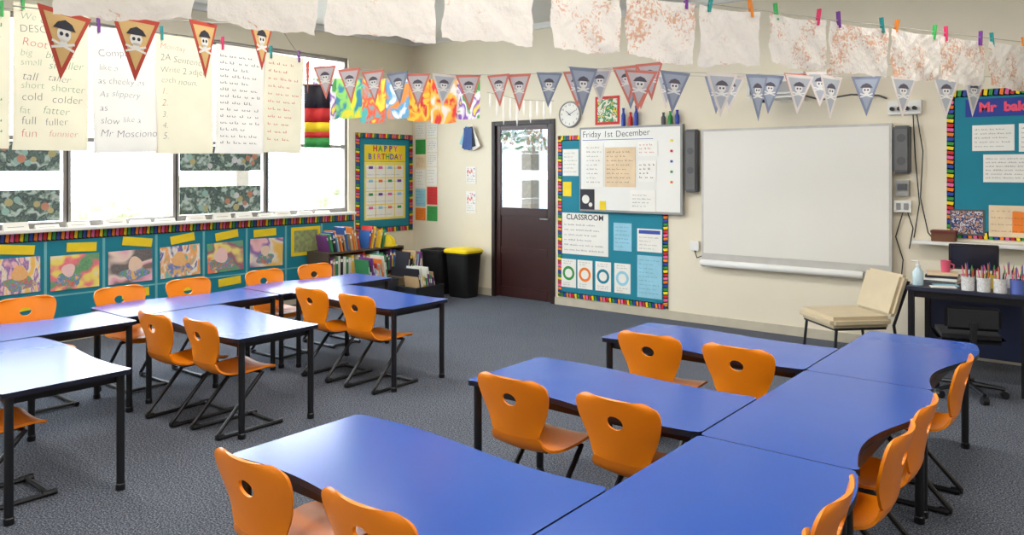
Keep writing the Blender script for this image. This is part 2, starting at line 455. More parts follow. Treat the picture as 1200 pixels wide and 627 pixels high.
# ------------------------------------------------------------------ chairs
def make_chair():
    root = empty('classroom_chair')
    rows = [(.205,.338,.11),(.203,.350,.145),(.192,.362,.163),(.15,.372,.172),(.08,.368,.175),(0,.361,.172),(-.07,.360,.167),(-.13,.366,.158),(-.168,.382,.146),(-.192,.412,.134),
            (-.203,.442,.130),(-.210,.48,.138),(-.217,.52,.154),(-.226,.565,.174),(-.237,.61,.188),(-.247,.648,.194),(-.254,.675,.190),(-.259,.692,.172),(-.262,.703,.130)]
    nu = 12
    def build(rs, name):
        vs = []; fs = []
        for (y,z,hw) in rs:
            k = max(0.0, min(1.0, (z-.40)/.12)) if y < -.15 else 0
            for i in range(nu+1):
                u = -1+2*i/nu
                fwd = 0.030*k*u*u
                dish = 0.014*(u*u) * (1-k)
                vs.append((u*hw, y+fwd, z+dish))
        n = nu+1
        for r in range(len(rs)-1):
            for i in range(nu):
                q = r*n+i; fs.append((q, q+n, q+n+1, q+1))
        me = bpy.data.meshes.new(name); me.from_pydata(vs, [], fs); me.materials.append(ORANGE)
        o = bpy.data.objects.new(name, me); COL.objects.link(o)
        s = o.modifiers.new('ss','SUBSURF'); s.levels = 1; s.render_levels = 1
        s.boundary_smooth = 'ALL'
        so = o.modifiers.new('so','SOLIDIFY'); so.thickness = 0.011; so.offset = 0
        return o
    seat = build(rows[:11], 'seat')
    back = build(rows[10:], 'backrest')
    cut = MB()
    m = 28
    pts = [(0.038*math.cos(2*pi*i/m), 0.028*math.sin(2*pi*i/m)) for i in range(m)]
    zc = .606
    vs = [(p[0], -0.5, zc+p[1]) for p in pts]+[(p[0], 0.2, zc+p[1]) for p in pts]
    cut.add(vs, [tuple(range(m)), tuple(reversed(range(m,2*m)))] + [(i, m+i, m+(i+1)%m, (i+1)%m) for i in range(m)])
    co = cut.obj('cutter', ORANGE)
    bm = bmesh.new(); bm.from_mesh(co.data); bmesh.ops.recalc_face_normals(bm, faces=bm.faces); bm.to_mesh(co.data); bm.free()
    bo = back.modifiers.new('bo','BOOLEAN'); bo.object = co; bo.operation = 'DIFFERENCE'; bo.solver = 'EXACT'
    bpy.context.view_layer.update()
    dg = bpy.context.evaluated_depsgraph_get()
    for o in (seat, back):
        me = bpy.data.meshes.new_from_object(o.evaluated_get(dg))
        o.modifiers.clear(); o.data = me
        for p in me.polygons: p.use_smooth = True
        try: me.set_sharp_from_angle(angle=0.75)
        except Exception: pass
        me.materials.clear(); me.materials.append(ORANGE)
        o.parent = root
    bpy.data.objects.remove(co, do_unlink=True)
    f = MB(); r = 0.0125
    for sx in (-1, 1):
        x = sx*0.145
        pts = [(sx*.10,.10,.350),(x,.105,.345),(x,.085,.325)]
        pts += [(x,-.17,.055),(x,-.195,.03),(x,-.195,.018),(x,-.17,.0135),(x,.22,.0135)]
        f.tube(pts, r, 8)
        f.tube([(x,-.19,.017),(x,-.15,.017)], 0.017, 8)
        f.tube([(x,.18,.0155),(x,.245,.0155)], 0.0155, 8)
    f.tube([(-.145,.21,.0145),(.145,.21,.0145)], 0.0115, 8)
    f.tube([(-.10,.10,.348),(.10,.10,.348)], r, 8)
    f.box((-.07,-.06,.336),(.07,.13,.352))
    f.obj('frame', BLACK, parent=root, smooth=True)
    return root
proto = make_chair()
def chair(x, y, face, lab, j=0.0):
    f = {'+Y':(0,1,0), '-X':(-1,0,pi/2), '+X':(1,0,-pi/2)}[face]
    o = dup(proto, (x+f[0]*0.262, y+f[1]*0.262, 0), f[2]+j)
    return top(o, lab, 'chair', 'orange classroom chairs')
cl = 'orange plastic shell chair with oval hole'
for (x,y,j) in ((-2.17,1.36,.03),(-1.635,1.375,-.0),(-2.11,2.60,.0),(-1.585,2.61,-.02),(-2.08,3.76,.02),(-1.57,3.765,-.02)):
    chair(x, y, '+Y', cl + ', tucked at blue table', j)
for (x,y,j) in ((-.60,4.22,.0),(-.60,3.365,.0),(-.60,2.955,.0),(-.62,2.27,.03),(-.62,1.85,-.02)):
    chair(x, y, '-X', cl + ' along wavy table edge', j)
for (x,y,j) in ((-4.30,1.10,0),(-4.80,2.38,.03),(-4.36,2.44,-.02),(-4.86,3.62,.0),(-4.36,3.63,.02)):
    chair(x, y, '+Y', cl + ' at sunlit table', j)
for y in (2.14,2.784,3.334,4.045,4.59):
    chair(-6.08, y, '+X', cl + ' beside window wall')
kill(proto)

# ------------------------------------------------------------------ window wall display
bw_, bh_ = 5.9, 0.80
board = sheet('display_board', bw_, bh_, TEAL, MLf(3.55, 0.625, 0.0), t=0.012)
top(board, 'long teal display board with rainbow border below the windows', 'display board')
border(board, bw_, bh_, 0.085, 0.0125, sides='t')
dv = MB()
for k in range(12):
    y = 0.33+0.515*k
    dv.box((y-3.55-0.012,-bh_/2+0.0,0.0125),(y-3.55+0.012,bh_/2-0.09,0.016))
dv.box((-bw_/2,-0.20,0.0122),(bw_/2,-0.185,0.0155))
dv.obj('divider', mat('divider_teal',(110,180,190),0.7), parent=board)
pals=[[(50,90,60),(60,150,90),(240,90,120),(245,225,80),(235,230,220),(120,60,140)],
      [(45,40,45),(110,85,75),(235,160,190),(240,215,205),(70,60,70)],
      [(210,40,110),(60,190,190),(245,160,50),(240,235,225),(90,70,170)],
      [(60,90,190),(240,110,70),(245,225,110),(150,60,110),(60,160,110)],
      [(190,50,60),(245,190,200),(130,70,170),(240,230,215),(245,190,50)]]
for k in range(10):
    y = 0.585+0.515*k
    if y > 5.6: break
    o = sheet('painting', 0.43, 0.32, art_mat('crayon_art%d' % k, pals[k % 5], k+31, (3.4,5.2,4.2)[k%3], (.6,1.6,.2)[k%3], soft=True, detail=(1,3,2)[k%3], paper=.28, stretch=((1,1.5,1),(1.6,.8,1),(1,1,1))[k%3]), MLf(y+0.0, 0.645+random.uniform(-.008,.008), 0.017)@Matrix.Rotation(random.uniform(-.03,.03),4,'Z'), t=0.003)
    top(o, 'colourful child painting pinned on the teal display board', 'painting', 'children paintings')
    fig = MB(); cx = random.uniform(-.06,.06); rr = random.uniform(.05,.08); ph=random.random()*6
    blob=lambda cx,cy,rx,ry,f,a: [(cx+rx*(1+a*math.sin(f*t+ph))*math.cos(t), cy+ry*(1+a*math.sin(f*t+ph))*math.sin(t)) for t in [2*pi*q/40 for q in range(40)]]
    fig.prism(blob(cx,-.07,rr*2.1,.065,4,.14),.0031,.0034,1)
    fig.prism(blob(cx,.02,rr*1.05,rr*1.1,3,.08),.0035,.0038,0)
    fig.obj('painted_shape', [art_mat('skin%d'%(k%3),[[(225,180,150),(240,205,180)],[(240,220,90),(240,170,80)],[(230,130,150),(245,200,200)]][k%3],k%3+2,30,1,soft=True,paper=.4),art_mat('coat%d'%(k%4),[(150,50,140),(50,110,200),(220,60,70),(60,160,80)][k%4:]+[(60,110,200),(235,180,70)],k%4+3,16,1.5,soft=True,paper=.3)], parent=o)
    l = sheet('name_card', random.uniform(.24,.30), 0.085, YELLOW, MLf(y+0.02+random.uniform(-.06,.06), 0.872+random.uniform(-.012,.012), 0.0195) @ Matrix.Rotation(random.uniform(-.16,.16),4,'Z'), t=0.002)
    top(l, 'yellow card pinned above a child painting', 'card', 'yellow cards')
    if k % 4 != 1:
        l = sheet('name_card', 0.27, 0.085, YELLOW, MLf(y+0.05, 0.37, 0.017) @ Matrix.Rotation(random.uniform(-.12,.12),4,'Z'), t=0.002)
        top(l, 'yellow card pinned below a child painting', 'card', 'yellow cards')
o = sheet('yellow_poster', 0.42, 0.34, YELLOW, MLf(5.76, 0.74, 0.017)); top(o, 'poster with yellow frame and grey-green centre', 'poster')
sub(o, 'picture', -.17,-.13,.17,.13, mat('olive_art',(150,160,110),0.7,var=0.3,scale=20))
o = sheet('yellow_card', 0.3, 0.1, YELLOW, MLf(6.2, 0.78, 0.017)) ; top(o, 'small yellow card on the teal board', 'card')

# artworks stuck on the window panes
leafm = art_mat('leafart', [(70,82,84),(104,124,116),(76,90,92),(134,156,142),(188,202,198)], 9, 15, 1.0, detail=2, soft=True, transl=.1)
dotm = [mat('dot1',(190,135,112),.7), mat('dot2',(150,185,178),.7), mat('dot3',(205,205,208),.7), mat('dot4',(180,172,125),.7)]
for (yc, w) in ((2.585,0.95),(4.71,0.97),(1.54,0.93)):
    for (z0,z1) in ((1.58,1.85),(1.12,1.41)):
        o = sheet('leaf_collage', w, z1-z0, leafm, Matrix.Translation((WX-0.066, yc, (z0+z1)/2)) @ RZ @ RX, t=0.002)
        top(o, 'dark green leaf collage stuck on a window pane', 'collage', 'leaf collages')
        for i in range(12):
            cx, cy = random.uniform(-w/2+.05,w/2-.05), random.uniform(-(z1-z0)/2+.04,(z1-z0)/2-.04)
            MB().disc((cx,cy), random.uniform(.024,.038), .0022, .0024+.0002*i, 0, 14).obj('dot', dotm[i % 4], parent=o)
for i in range(16):
    y = 1.8+0.28*i+random.uniform(-.04,.04)
    h = random.uniform(.035,.07)
    o = MB().add([(-.03,-.1,0),(.03,-.1,0),(0,-.1,h),(-.03,.1,0),(.03,.1,0),(0,.1,h)],[(0,1,2),(5,4,3),(0,2,5,3),(1,4,5,2),(0,3,4,1)]).obj('name_card', PAPER, loc=(WX+0.05,y,WB))
    scr = MB().box((0.0195,-.07,h*0.38),(0.0205,.06,h*0.42)); scr.obj('writing', INK, parent=o)
    top(o, 'folded white card standing on the window sill', 'card', 'sill cards')

# birthday display
bd = sheet('birthday_board', 1.0, 1.30, TEAL, MLf(7.03, 1.415, 0.0), t=0.012); top(bd, 'teal birthday board with rainbow border in the corner', 'display board')
border(bd, 1.0, 1.30, 0.07)
PYEL = mat('pale_yellow',(240,222,110),.7)
yb = MB().box((-.36,-.48,.0125),(.36,.28,.0145)).obj('panel', PYEL, parent=bd)
MB().box((-.36,.285,.0125),(.36,.50,.0145)).obj('title_panel', YELLOW, parent=bd)
for r in range(4):
    for c in range(4):
        x0_,y0_=-.33+c*.167,-.45+r*.175
        MB().box((x0_,y0_,.015),(x0_+.15,y0_+.16,.017)).obj('card', PAPER, parent=bd)
        MB().box((x0_+.04,y0_+.11,.0172),(x0_+.11,y0_+.145,.018)).obj('picture', [PINK,LBLUE,ORNP,GREEN,PURPLE][(r*3+c)%5], parent=bd)
scribble(bd, -.32,.32,-.46,.24, 8, INKB, .005, .0185)
lc = [RED,GREEN,SKYB,PURPLE,PINK,ORNP]
for i,ch in enumerate('HAPPY'): text(ch, .105, lc[i%5], bd, -.18+i*.09, .45, .016, bold=.004)
for i,ch in enumerate('BIRTHDAY'): text(ch, .10, lc[(i+2)%5], bd, -.27+i*.077, .345, .016, bold=.003)

# ------------------------------------------------------------------ door wall: sheets near the corner
cols = [RED, PAPER, LBLUE, GREEN, PAPER, ORNP, CREAMP, PAPER, LBLUE, PAPER]
k = 0
for ci, X in enumerate((-7.62,-7.40)):
    z = 2.22
    while z > 1.05:
        h = random.choice((.17,.2,.24))
        o = sheet('notice', .19, h, cols[(k*3) % 10] if k % 3 else PAPER, MBk(X, z-h/2, .003)); top(o, 'small coloured notice pinned near the wall corner', 'notice', 'corner notices')
        scribble(o, -.075,.075,-h/2+.02,h/2-.02, 5, INK, .006)
        z -= h+.02; k += 1
for (X,z,w,h) in ((-6.70,1.52,.17,.22),(-6.70,1.17,.17,.28)):
    o = sheet('notice', w, h, PAPER, MBk(X,z,.001)); top(o, 'white notice with small pictures beside the door', 'notice', 'door notices')
    sub(o, 'picture', -w/2+.02, -.02, w/2-.02, h/2-.02, art_mat('nt', [(220,90,80),(240,240,235),(120,60,140)], 3, 20))
    scribble(o, -w/2+.02, w/2-.02, -h/2+.02, -.03, 3, INK, .006)
cap = empty('card_bundle', (-6.70, WY-0.02, 2.06))
MB().tube([(0,.015,.06),(0,-.05,.06),(0,-.06,.08)], .005).obj('hook', GREYP, parent=cap)
for i,(m,an) in enumerate(((LBLUE,-.45),(mat('card_navy',(45,70,125),.7),-.2),(PAPER,.45),(INK,.22),(mat('card_navy2',(60,90,150),.7),.0))):
    c_ = MB().box((-.07,-.26-.02*(i%3),0),(.07,0,.003)).obj('card', m, parent=cap)
    c_.matrix_local = Matrix.Translation((0,-.012-.008*i,.07)) @ RX @ Matrix.Rotation(an,4,'Z')
top(cap, 'bundle of blue and dark cards hanging from hook', 'cards')

# clock
ck = MB().lathe([(.15,0),(.155,.012),(.15,.03),(.138,.034),(.136,.022),(.001,.022)],36).obj('wall_clock', GREYP, mw=MBk(-5.15,2.235,0), smooth=True)
top(ck, 'round white wall clock with grey rim above the board', 'clock')
MB().disc((0,0), .136, .0221, .024, 0, 36).obj('clock_face', PAPER, parent=ck)
for i in range(12):
    a_ = pi/2 - (i+1)*pi/6
    text(str(i+1), .034, INK, ck, .112*math.cos(a_), .112*math.sin(a_), .0245, name='numeral')
def hand(ang, L, w, z):
    d = Vector((math.sin(ang), math.cos(ang))); n = Vector((d.y,-d.x))*w
    p = [-d*.02-n, -d*.02+n, d*L+n*.5, d*L-n*.5]
    MB().prism([tuple(x) for x in p][::-1], z, z+.001).obj('clock_hand', INK, parent=ck)
hand(math.radians(310), .07, .005, .026); hand(math.radians(62), .10, .0035, .028)

# lower pinboard
pb_w, pb_h = 1.43, 1.89
pb = MB().box((-pb_w/2,-pb_h/2,0),(pb_w/2,pb_h/2,.012)).obj('pinboard', TEAL, mw=MBk(-4.608, 1.045, 0)); top(pb, 'tall teal pinboard with rainbow border beside the door', 'pinboard')
border(pb, pb_w, pb_h, .06)
def pin(name, X0, X1, z0, z1, m, lab, cat='poster', off=.013, group=None):
    o = sheet(name, X1-X0, z1-z0, m, MBk((X0+X1)/2,(z0+z1)/2,off)); top(o, lab, cat, group); return o
o = pin('classroom_poster', -5.26,-4.63,.61,1.09, PAPER, 'white poster titled CLASSROOM with lines of writing')
text('CLASSROOM', .088, INK, o, 0, .19, bold=.001)
scribble(o, -.28,.28,-.22,.13, 6, INK, .009)
o = pin('notice', -4.56,-4.33,.69,1.0, LBLUE, 'pale blue notice on the teal pinboard','notice'); scribble(o,-.09,.09,-.13,.13,6,INK,.006)
o = pin('notice', -4.26,-3.96,.70,.95, PAPER, 'white notice with blue heading on the pinboard','notice'); scribble(o,-.12,.12,-.11,.05,4,INK,.006); sub(o,'heading',-.13,.07,.13,.11,INKB)
for i,(X0,m) in enumerate(((-5.27,GREEN),(-5.045,ORNP),(-4.80,TEAL),(-4.55,LBLUE))):
    o = pin('circle_poster', X0, X0+.205, .22,.55, PAPER, 'white poster with a coloured ring diagram', group='ring posters')
    ring = MB(); n=36
    vs=[(r_*math.cos(2*pi*q/n), r_*math.sin(2*pi*q/n), .0045) for r_ in (.052,.082) for q in range(n)]
    ring.add(vs,[(q,n+q,n+(q+1)%n,(q+1)%n) for q in range(n)])
    ring.obj('ring', m, parent=o)
    scribble(o,-.07,.07,-.15,-.1,2,INK,.006); scribble(o,-.07,.07,.1,.15,2,INK,.006)
o = pin('notice', -4.26,-3.96,.20,.66, LBLUE, 'large pale blue notice on the pinboard','notice'); scribble(o,-.12,.12,-.2,.2,9,TEAL,.007)
o = pin('notice', -5.25,-5.03,1.52,1.83, PAPER, 'white notice on the upper teal pinboard','notice'); scribble(o,-.09,.09,-.13,.13,6,INK,.006)
o = pin('notice', -5.25,-5.13,1.28,1.45, YELLOW, 'small yellow note on the teal pinboard','notice')

# small whiteboard
wb = MB().box((-.643,-.477,0),(.643,.477,.05),0).box((-.62,-.455,.05),(.62,.455,.052),1).obj('whiteboard', [GREYP, BOARD], mw=MBk(-4.34,1.595,.014), bevel=.004)
top(wb, 'small white magnetic board covered with handwritten sheets', 'whiteboard')
x_=-.60
for wd in ('Friday','1st','December'):
    t_=text(wd, .10, INK, wb, x_, .39+random.uniform(-.004,.004), .0535, align='LEFT', bold=-.0008, rot=random.uniform(-.02,.03)); x_+=max(v.co.x for v in t_.data.vertices)+.035
sub(wb, 'underline', -.60,.328,.30,.334, INKB, .0525)
off = .0675
o = pin('lined_note', -4.64,-4.25,1.40,1.84, CREAMP, 'tan handwritten sheet on the small whiteboard','sheet',off+.001); 
scribble(o,-.17,.17,-.19,.19,8,BROWN,.009)
o = pin('lined_note', -4.90,-4.66,1.40,1.89, PAPER, 'white handwritten sheet on the small whiteboard','sheet',off); scribble(o,-.10,.10,-.22,.22,9,INK,.008)
o = pin('picture_card', -4.22,-3.98,1.74,1.90, PAPER, 'card with small colourful pictures on whiteboard','card',off+.001); scribble(o,-.1,.1,-.06,.06,3,RED,.01)
o = pin('picture_card', -4.22,-4.00,1.46,1.69, PAPER, 'white card with brown pictures on whiteboard','card',off); scribble(o,-.09,.09,-.09,.09,4,BROWN,.012)
o = pin('picture_card', -4.32,-4.01,1.14,1.37, PAPER, 'white printed card on whiteboard','card',off); scribble(o,-.12,.12,-.08,.08,4,INK,.007)
o = pin('picture_card', -4.97,-4.78,1.14,1.37, INK, 'black card with white rounded shapes','card',off)
MB().disc((-.02,.0),.05,.0035,.0045,0,18).obj('picture', PAPER, parent=o); MB().disc((.045,-.06),.025,.0035,.0045,0,14).obj('picture', PAPER, parent=o)
for i in range(5):
    d = MB().disc((0,0),.014,0,.008,0,16).obj('magnet', [YELLOW,RED,SKYB,GREEN,ORNP][i], mw=MBk(-3.82+.0*i, 1.9-.11*i, .066)); top(d,'small round coloured magnet on whiteboard','magnet','magnets')
o = pin('pen_box', -4.71,-4.63,1.14,1.24, YELLOW, 'small yellow box on whiteboard','box',off)
for (X,m,h) in ((-4.42,SKYB,.20),(-4.33,RED,.15),(-4.26,SKYB,.22),(-3.93,DGREY,.13),(-3.85,GREEN,.14),(-3.77,SKYB,.15)):
    o = MB().lathe([(.022,0),(.024,.01),(.024,h*.6),(.012,h*.75),(.012,h*.9),(.015,h*.92),(.015,h)],14).obj('paint_bottle', m, loc=(X,WY-.04,2.0725), smooth=True)
    top(o, 'small paint bottle standing on top of the whiteboard', 'bottle', 'paint bottles')
o = pin('framed_picture', -4.81,-4.49,2.10,2.42, RED, 'square picture with red border above whiteboard','picture',.001)
sub(o,'canvas',-.13,-.13,.13,.13, art_mat('sq',[(240,210,70),(70,140,90),(230,230,210),(210,70,60)],5,14))

# interactive board
ib = MB().box((-.9,-.665,0),(.9,.665,.045),0).box((-.878,-.6,.045),(.878,.643,.047),1).obj('projection_board', [mat('ib_frame',(196,194,188),.4), mat('ib_surface',(228,226,218),.4,var=.015,scale=1.5)], mw=MBk(-2.578,1.34,.03), bevel=.008)
top(ib, 'large blank white projection board on the wall', 'whiteboard')
MB().tube([(-.92,-.70,.035),(-.90,-.70,.035),(.64,-.70,.035),(.66,-.70,.035)],[.02,.036,.036,.03],14).obj('pen_tray', WHITE, parent=ib, smooth=True)
MB().box((.66,-.72,-.02),(.91,-.667,.06)).obj('tray_end', GREYP, parent=ib, bevel=.012)
def speaker(X,z0,z1):
    s = MB().box((-.066,-(z1-z0)/2,0),(.066,(z1-z0)/2,.09)).obj('wall_speaker', DGREY, mw=MBk(X,(z0+z1)/2,0), bevel=.012)
    top(s, 'tall dark grey speaker mounted beside projection board', 'speaker', 'board speakers')
    MB().box((-.05,-(z1-z0)/2+.03,.0905),(.05,(z1-z0)/2-.03,.094)).obj('grille', mat('grille',(112,112,112),.8,bump=.4,bscale=300), parent=s, bevel=.001)
    for yy in (.1,-.1): MB().disc((0,yy),.036,.0945,.096,0,20).obj('cone', DGREY, parent=s)
speaker(-3.595,1.36,2.01); speaker(-1.60,1.56,1.98)
pj = empty('projector', (-2.58, 7.12, 2.33))
MB().box((-.22,-.17,-.09),(.22,.17,.09)).obj('projector_body', mat('proj',(205,205,200),.45), parent=pj, bevel=.03)
MB().box((-.18,-.175,-.055),(.02,-.169,.0)).obj('vent', DGREY, parent=pj)
MB().box((.08,-.175,-.04),(.19,-.169,.05)).obj('panel', GREYP, parent=pj)
MB().box((-.05,.1,.09),(.05,.4,.14)).box((-.12,.40,-.08),(.12,.429,.2)).obj('wall_arm', WHITE, parent=pj, bevel=.005)
MB().lathe([(.05,0),(.045,.02),(.02,.03)],16,(-.1,0,-.115)).obj('lens', BLACK, parent=pj)
top(pj, 'white short throw projector on a wall arm', 'projector')
cb = MB().tube([(-2.36,7.15,2.27),(-2.2,7.2,2.22),(-2.0,7.4,2.27),(-1.8,WY-.02,2.26),(-1.73,WY-.03,2.23)],.008)
top(cb.obj('cable', DGREY, smooth=True), 'dark cable running from the projector along wall', 'cable')
cd = MB().box((-1.72,WY-.04,2.08),(-1.45,WY-.001,2.2)).obj('conduit', WHITE, bevel=.004); top(cd,'white junction box on wall','junction box')
for i in range(4):
    MB().disc((-1.68+i*.06, 0), .018, 0, .04, 0, 12).obj('plug', BLACK, parent=cd).matrix_local = Matrix.Translation((0,WY-.041,2.13)) @ RX
sw = MB().box((-.055,-.07,0),(.055,.07,.05)).box((-.04,-.02,.05),(.04,.04,.056),1).obj('switch_box', [GREYP, DGREY], mw=MBk(-1.60,1.43,0), bevel=.006); top(sw,'grey control box under the wall speaker','switch box')
sw = MB().box((-.07,-.05,0),(.07,.05,.05)).box((-.05,-.03,.05),(-.01,.03,.055),1).box((.01,-.03,.05),(.05,.03,.055),1).obj('power_outlet', [WHITE, GREYP], mw=MBk(-1.60,1.27,0), bevel=.006); top(sw,'white power outlet under the control box','outlet')
for i,(pts) in enumerate(([(-1.52,WY-.02,2.075),(-1.50,WY-.03,1.7),(-1.47,WY-.02,1.3),(-1.51,WY-.03,1.0)], [(-1.49,WY-.02,2.075),(-1.44,WY-.03,1.75),(-1.46,WY-.03,1.35),(-1.40,WY-.03,1.05),(-1.36,WY-.03,.995)], [(-1.60,WY-.03,1.215),(-1.66,WY-.02,1.0),(-1.60,WY-.02,.8),(-1.63,WY-.02,.45)], [(-1.56,WY-.03,1.215),(-1.52,WY-.02,1.08),(-1.55,WY-.02,.9)])):
    top(MB().tube(pts,.005).obj('cable', BLACK, smooth=True), 'thin black cable hanging down the wall', 'cable', 'wall cables')
sw = MB().box((-.05,-.05,0),(.05,.05,.03)).obj('power_outlet', WHITE, mw=MBk(-3.58,.80,0), bevel=.006); top(sw,'small white outlet near the projection board tray','outlet')
MB().tube([(0,-.05,.02),(.03,-.12,.03),(.08,-.1,.02)],.006).obj('cord', BLACK, parent=sw)

# right notice board
nb = sheet('notice_board', 1.6, 1.25, TEAL, MBk(-.46, 1.64, 0), t=.012); top(nb, 'teal notice board with rainbow border above desk', 'notice board')
border(nb, 1.6, 1.25, .06)
MB().box((-.66,.395,.013),(.35,.545,.015)).obj('title_card', mat('title_blue',(40,62,150),.7), parent=nb)
PKR = mat('pink_red',(245,80,110),.6)
text('Mr', .105, PKR, nb, -.50, .47, .0165, bold=.005); text('bake', .105, PKR, nb, -.285, .47, .0165, bold=.005)
def nbs(X0,X1,z0,z1,m,lab,rows=5,ink=INK):
    o = pin('notice',X0,X1,z0,z1,m,lab,'notice',.014); 
    if rows: scribble(o,-(X1-X0)/2+.02,(X1-X0)/2-.02,-(z1-z0)/2+.02,(z1-z0)/2-.02,rows,ink,.006)
    return o
nbs(-1.07,-.77,1.75,1.965,PAPER,'white typed notice on the teal board')
nbs(-.74,-.45,1.74,1.97,PAPER,'white typed notice on the teal board')
nbs(-.99,-.58,1.49,1.72,PAPER,'white typed notice pinned lower on teal board',6)
o = nbs(-1.235,-.98,1.04,1.26,DGREY,'dark group photograph on the teal board',0)
sub(o,'picture',-.115,-.095,.115,.095,art_mat('grp',[(60,60,75),(190,150,130),(40,60,110),(200,200,205),(120,40,50)],4,30,.3))
o = nbs(-.95,-.62,1.04,1.30,CREAMP,'cream drawing sheet on the teal board',4,BROWN)
sub(o,'picture',.0,-.09,.10,.08,ORNP)

# ledge
lg = MB().box((-1.50,WY-.16,.955),(.6,WY-.001,.985)).obj('wall_ledge', WHITE, bevel=.005); top(lg,'long white ledge shelf below the notice board','shelf')
bx = MB().box((-.09,-.05,0),(.09,.05,.07),0).box((-.095,-.055,.07),(.095,.055,.095),1).obj('small_box',[BROWN,mat('wine',(110,40,40),.6)],loc=(-1.27,WY-.08,.985),bevel=.004); top(bx,'small brown box with red lid on ledge','box')

# ------------------------------------------------------------------ beige chair
bc = empty('vinyl_chair', (-1.86,6.74,0), 0)
ang = math.atan2(-.72,-.69) - pi/2
bc.rotation_euler = (0,0,ang)
MB().box((-.27,-.24,.34),(.27,.28,.43)).obj('seat', BEIGE, parent=bc, bevel=.03, smooth=True)
s = MB()
s.add([(-.25,-.22,.42),(.25,-.22,.42),(.25,-.33,.76),(-.25,-.33,.76),(-.25,-.30,.42),(.25,-.30,.42),(.25,-.405,.74),(-.25,-.405,.74)],
      [(0,3,2,1),(4,5,6,7),(0,1,5,4),(1,2,6,5),(2,3,7,6),(3,0,4,7)])
s.obj('backrest', BEIGE, parent=bc, bevel=.025, smooth=True)
fr_ = MB().box((-.24,-.2,.322),(.24,.24,.342)); fr_.obj('frame', BLACK, parent=bc)
for sx in (-1,1):
    MB().tube([(sx*.23,.22,.33),(sx*.24,.25,0)],.012).obj('leg', BLACK, parent=bc, smooth=True)
    MB().tube([(sx*.23,-.40,.70),(sx*.23,-.27,.35),(sx*.24,-.32,0)],.012).obj('leg', BLACK, parent=bc, smooth=True)
top(bc, 'low beige vinyl chair with thin black legs', 'chair')

# ------------------------------------------------------------------ desk and its things
dk = empty('teacher_desk', (0,0,0))
DH = .72; dx0, dx1, dy0, dy1 = -1.35,-.57,6.44,7.12
MB().box((dx0,dy0,DH-.03),(dx1,dy1,DH)).obj('desktop', mat('desk_blue',(36,42,62),.4), parent=dk, bevel=.004)
for x in (dx0+.03,dx1-.03):
    for y in (dy0+.04,dy1-.04):
        MB().box((x-.02,y-.02,0),(x+.02,y+.02,DH-.0305)).obj('leg', BLACK, parent=dk)
MB().box((dx0+.05,dy0+.03,DH-.08),(dx1-.05,dy0+.05,DH-.0305)).obj('apron', BLACK, parent=dk)
MB().box((dx0+.05,dy1-.05,.12),(dx1-.05,dy1-.03,DH-.0305)).obj('modesty_panel', mat('navy',(24,34,66),.5), parent=dk)
top(dk, 'dark navy teacher desk with black legs and clutter', 'desk')
def pot(x,y,m,pens=7,r=.042):
    o = empty('pencil_pot',(x,y,DH)); top(o,'mesh pot full of coloured pencils','pencil pot','pencil pots')
    MB().lathe([(r,0),(r*1.05,.1),(r*.97,.1),(r*.9,.006)],16).obj('pot',m,parent=o,smooth=True)
    for i in range(pens):
        a_ = 2*pi*i/pens; c = [RED,GREEN,SKYB,YELLOW,PINK,ORNP,BLACK,PURPLE][i%8]
        MB().tube([(r*.4*math.cos(a_),r*.4*math.sin(a_),.012),(r*.85*math.cos(a_),r*.85*math.sin(a_),.13+.02*(i%3)),(r*.92*math.cos(a_),r*.92*math.sin(a_),.148+.02*(i%3))],[.004,.004,.001],6).obj('pencil',c,parent=o)
netm = mat('mesh_white',(215,215,215),.5,var=.25,scale=120)
pot(-.95,6.50,netm); pot(-.85,6.49,netm); pot(-.75,6.50,netm); pot(-.65,6.52,mat('pot_blue',(90,110,190),.5)); pot(-.63,6.68,netm); pot(-.84,6.72,mat('pot_yellow',(220,190,60),.5)); pot(-.73,6.84,netm); pot(-.97,6.62,mat('pot_pink',(220,120,150),.5))
sb = empty('pump_bottle',(-1.29,6.56,DH))
MB().lathe([(.035,0),(.038,.01),(.038,.10),(.015,.13),(.015,.14)],18).obj('bottle_body',mat('clear_gel',(190,215,225),.15),parent=sb,smooth=True)
MB().lathe([(.018,.14),(.018,.155),(.006,.157),(.006,.18)],14).tube([(0,0,.18),(-.045,0,.178)],.007).obj('pump',WHITE,parent=sb,smooth=True)
top(sb,'clear hand gel pump bottle on desk corner','bottle')
z = DH
for i,(m,w) in enumerate(((DGREY,.25),(PAPER,.24),(INK,.22),(CREAMP,.21))):
    o = MB().box((-w/2,-.09,0),(w/2,.09,.020),0).box((-w/2+.005,-.085,.004),(w/2+.001,.0905,.016),1).obj('folder',[m,PAPER],loc=(-1.17,6.83,z)); o.rotation_euler=(0,0,.12*i-.2); z+=.020
    top(o,'plain folder in a stack on desk','folder','desk folders')
o=MB().lathe([(.03,0),(.036,.09),(.032,.09),(.027,.006)],18).tube([(.034,0,.07),(.058,0,.06),(.055,0,.03),(.031,0,.02)],.005).obj('mug',mat('mug_pink',(214,90,120),.4),loc=(-1.15,6.83,z),smooth=True); top(o,'pink mug standing on the folder stack','mug')
mn = empty('computer_monitor',(-.99,7.03,DH),.1)
MB().box((-.17,-.012,.09),(.17,.015,.29)).obj('screen_case',BLACK,parent=mn,bevel=.006)
MB().box((-.155,-.0135,.105),(.155,-.0125,.275)).obj('screen',mat('screen_dark',(30,34,48),.15),parent=mn)
MB().lathe([(.07,0),(.07,.008),(.018,.014),(.018,.1)],20).obj('stand',BLACK,parent=mn,smooth=True)
top(mn,'small black computer monitor on cluttered desk','monitor')
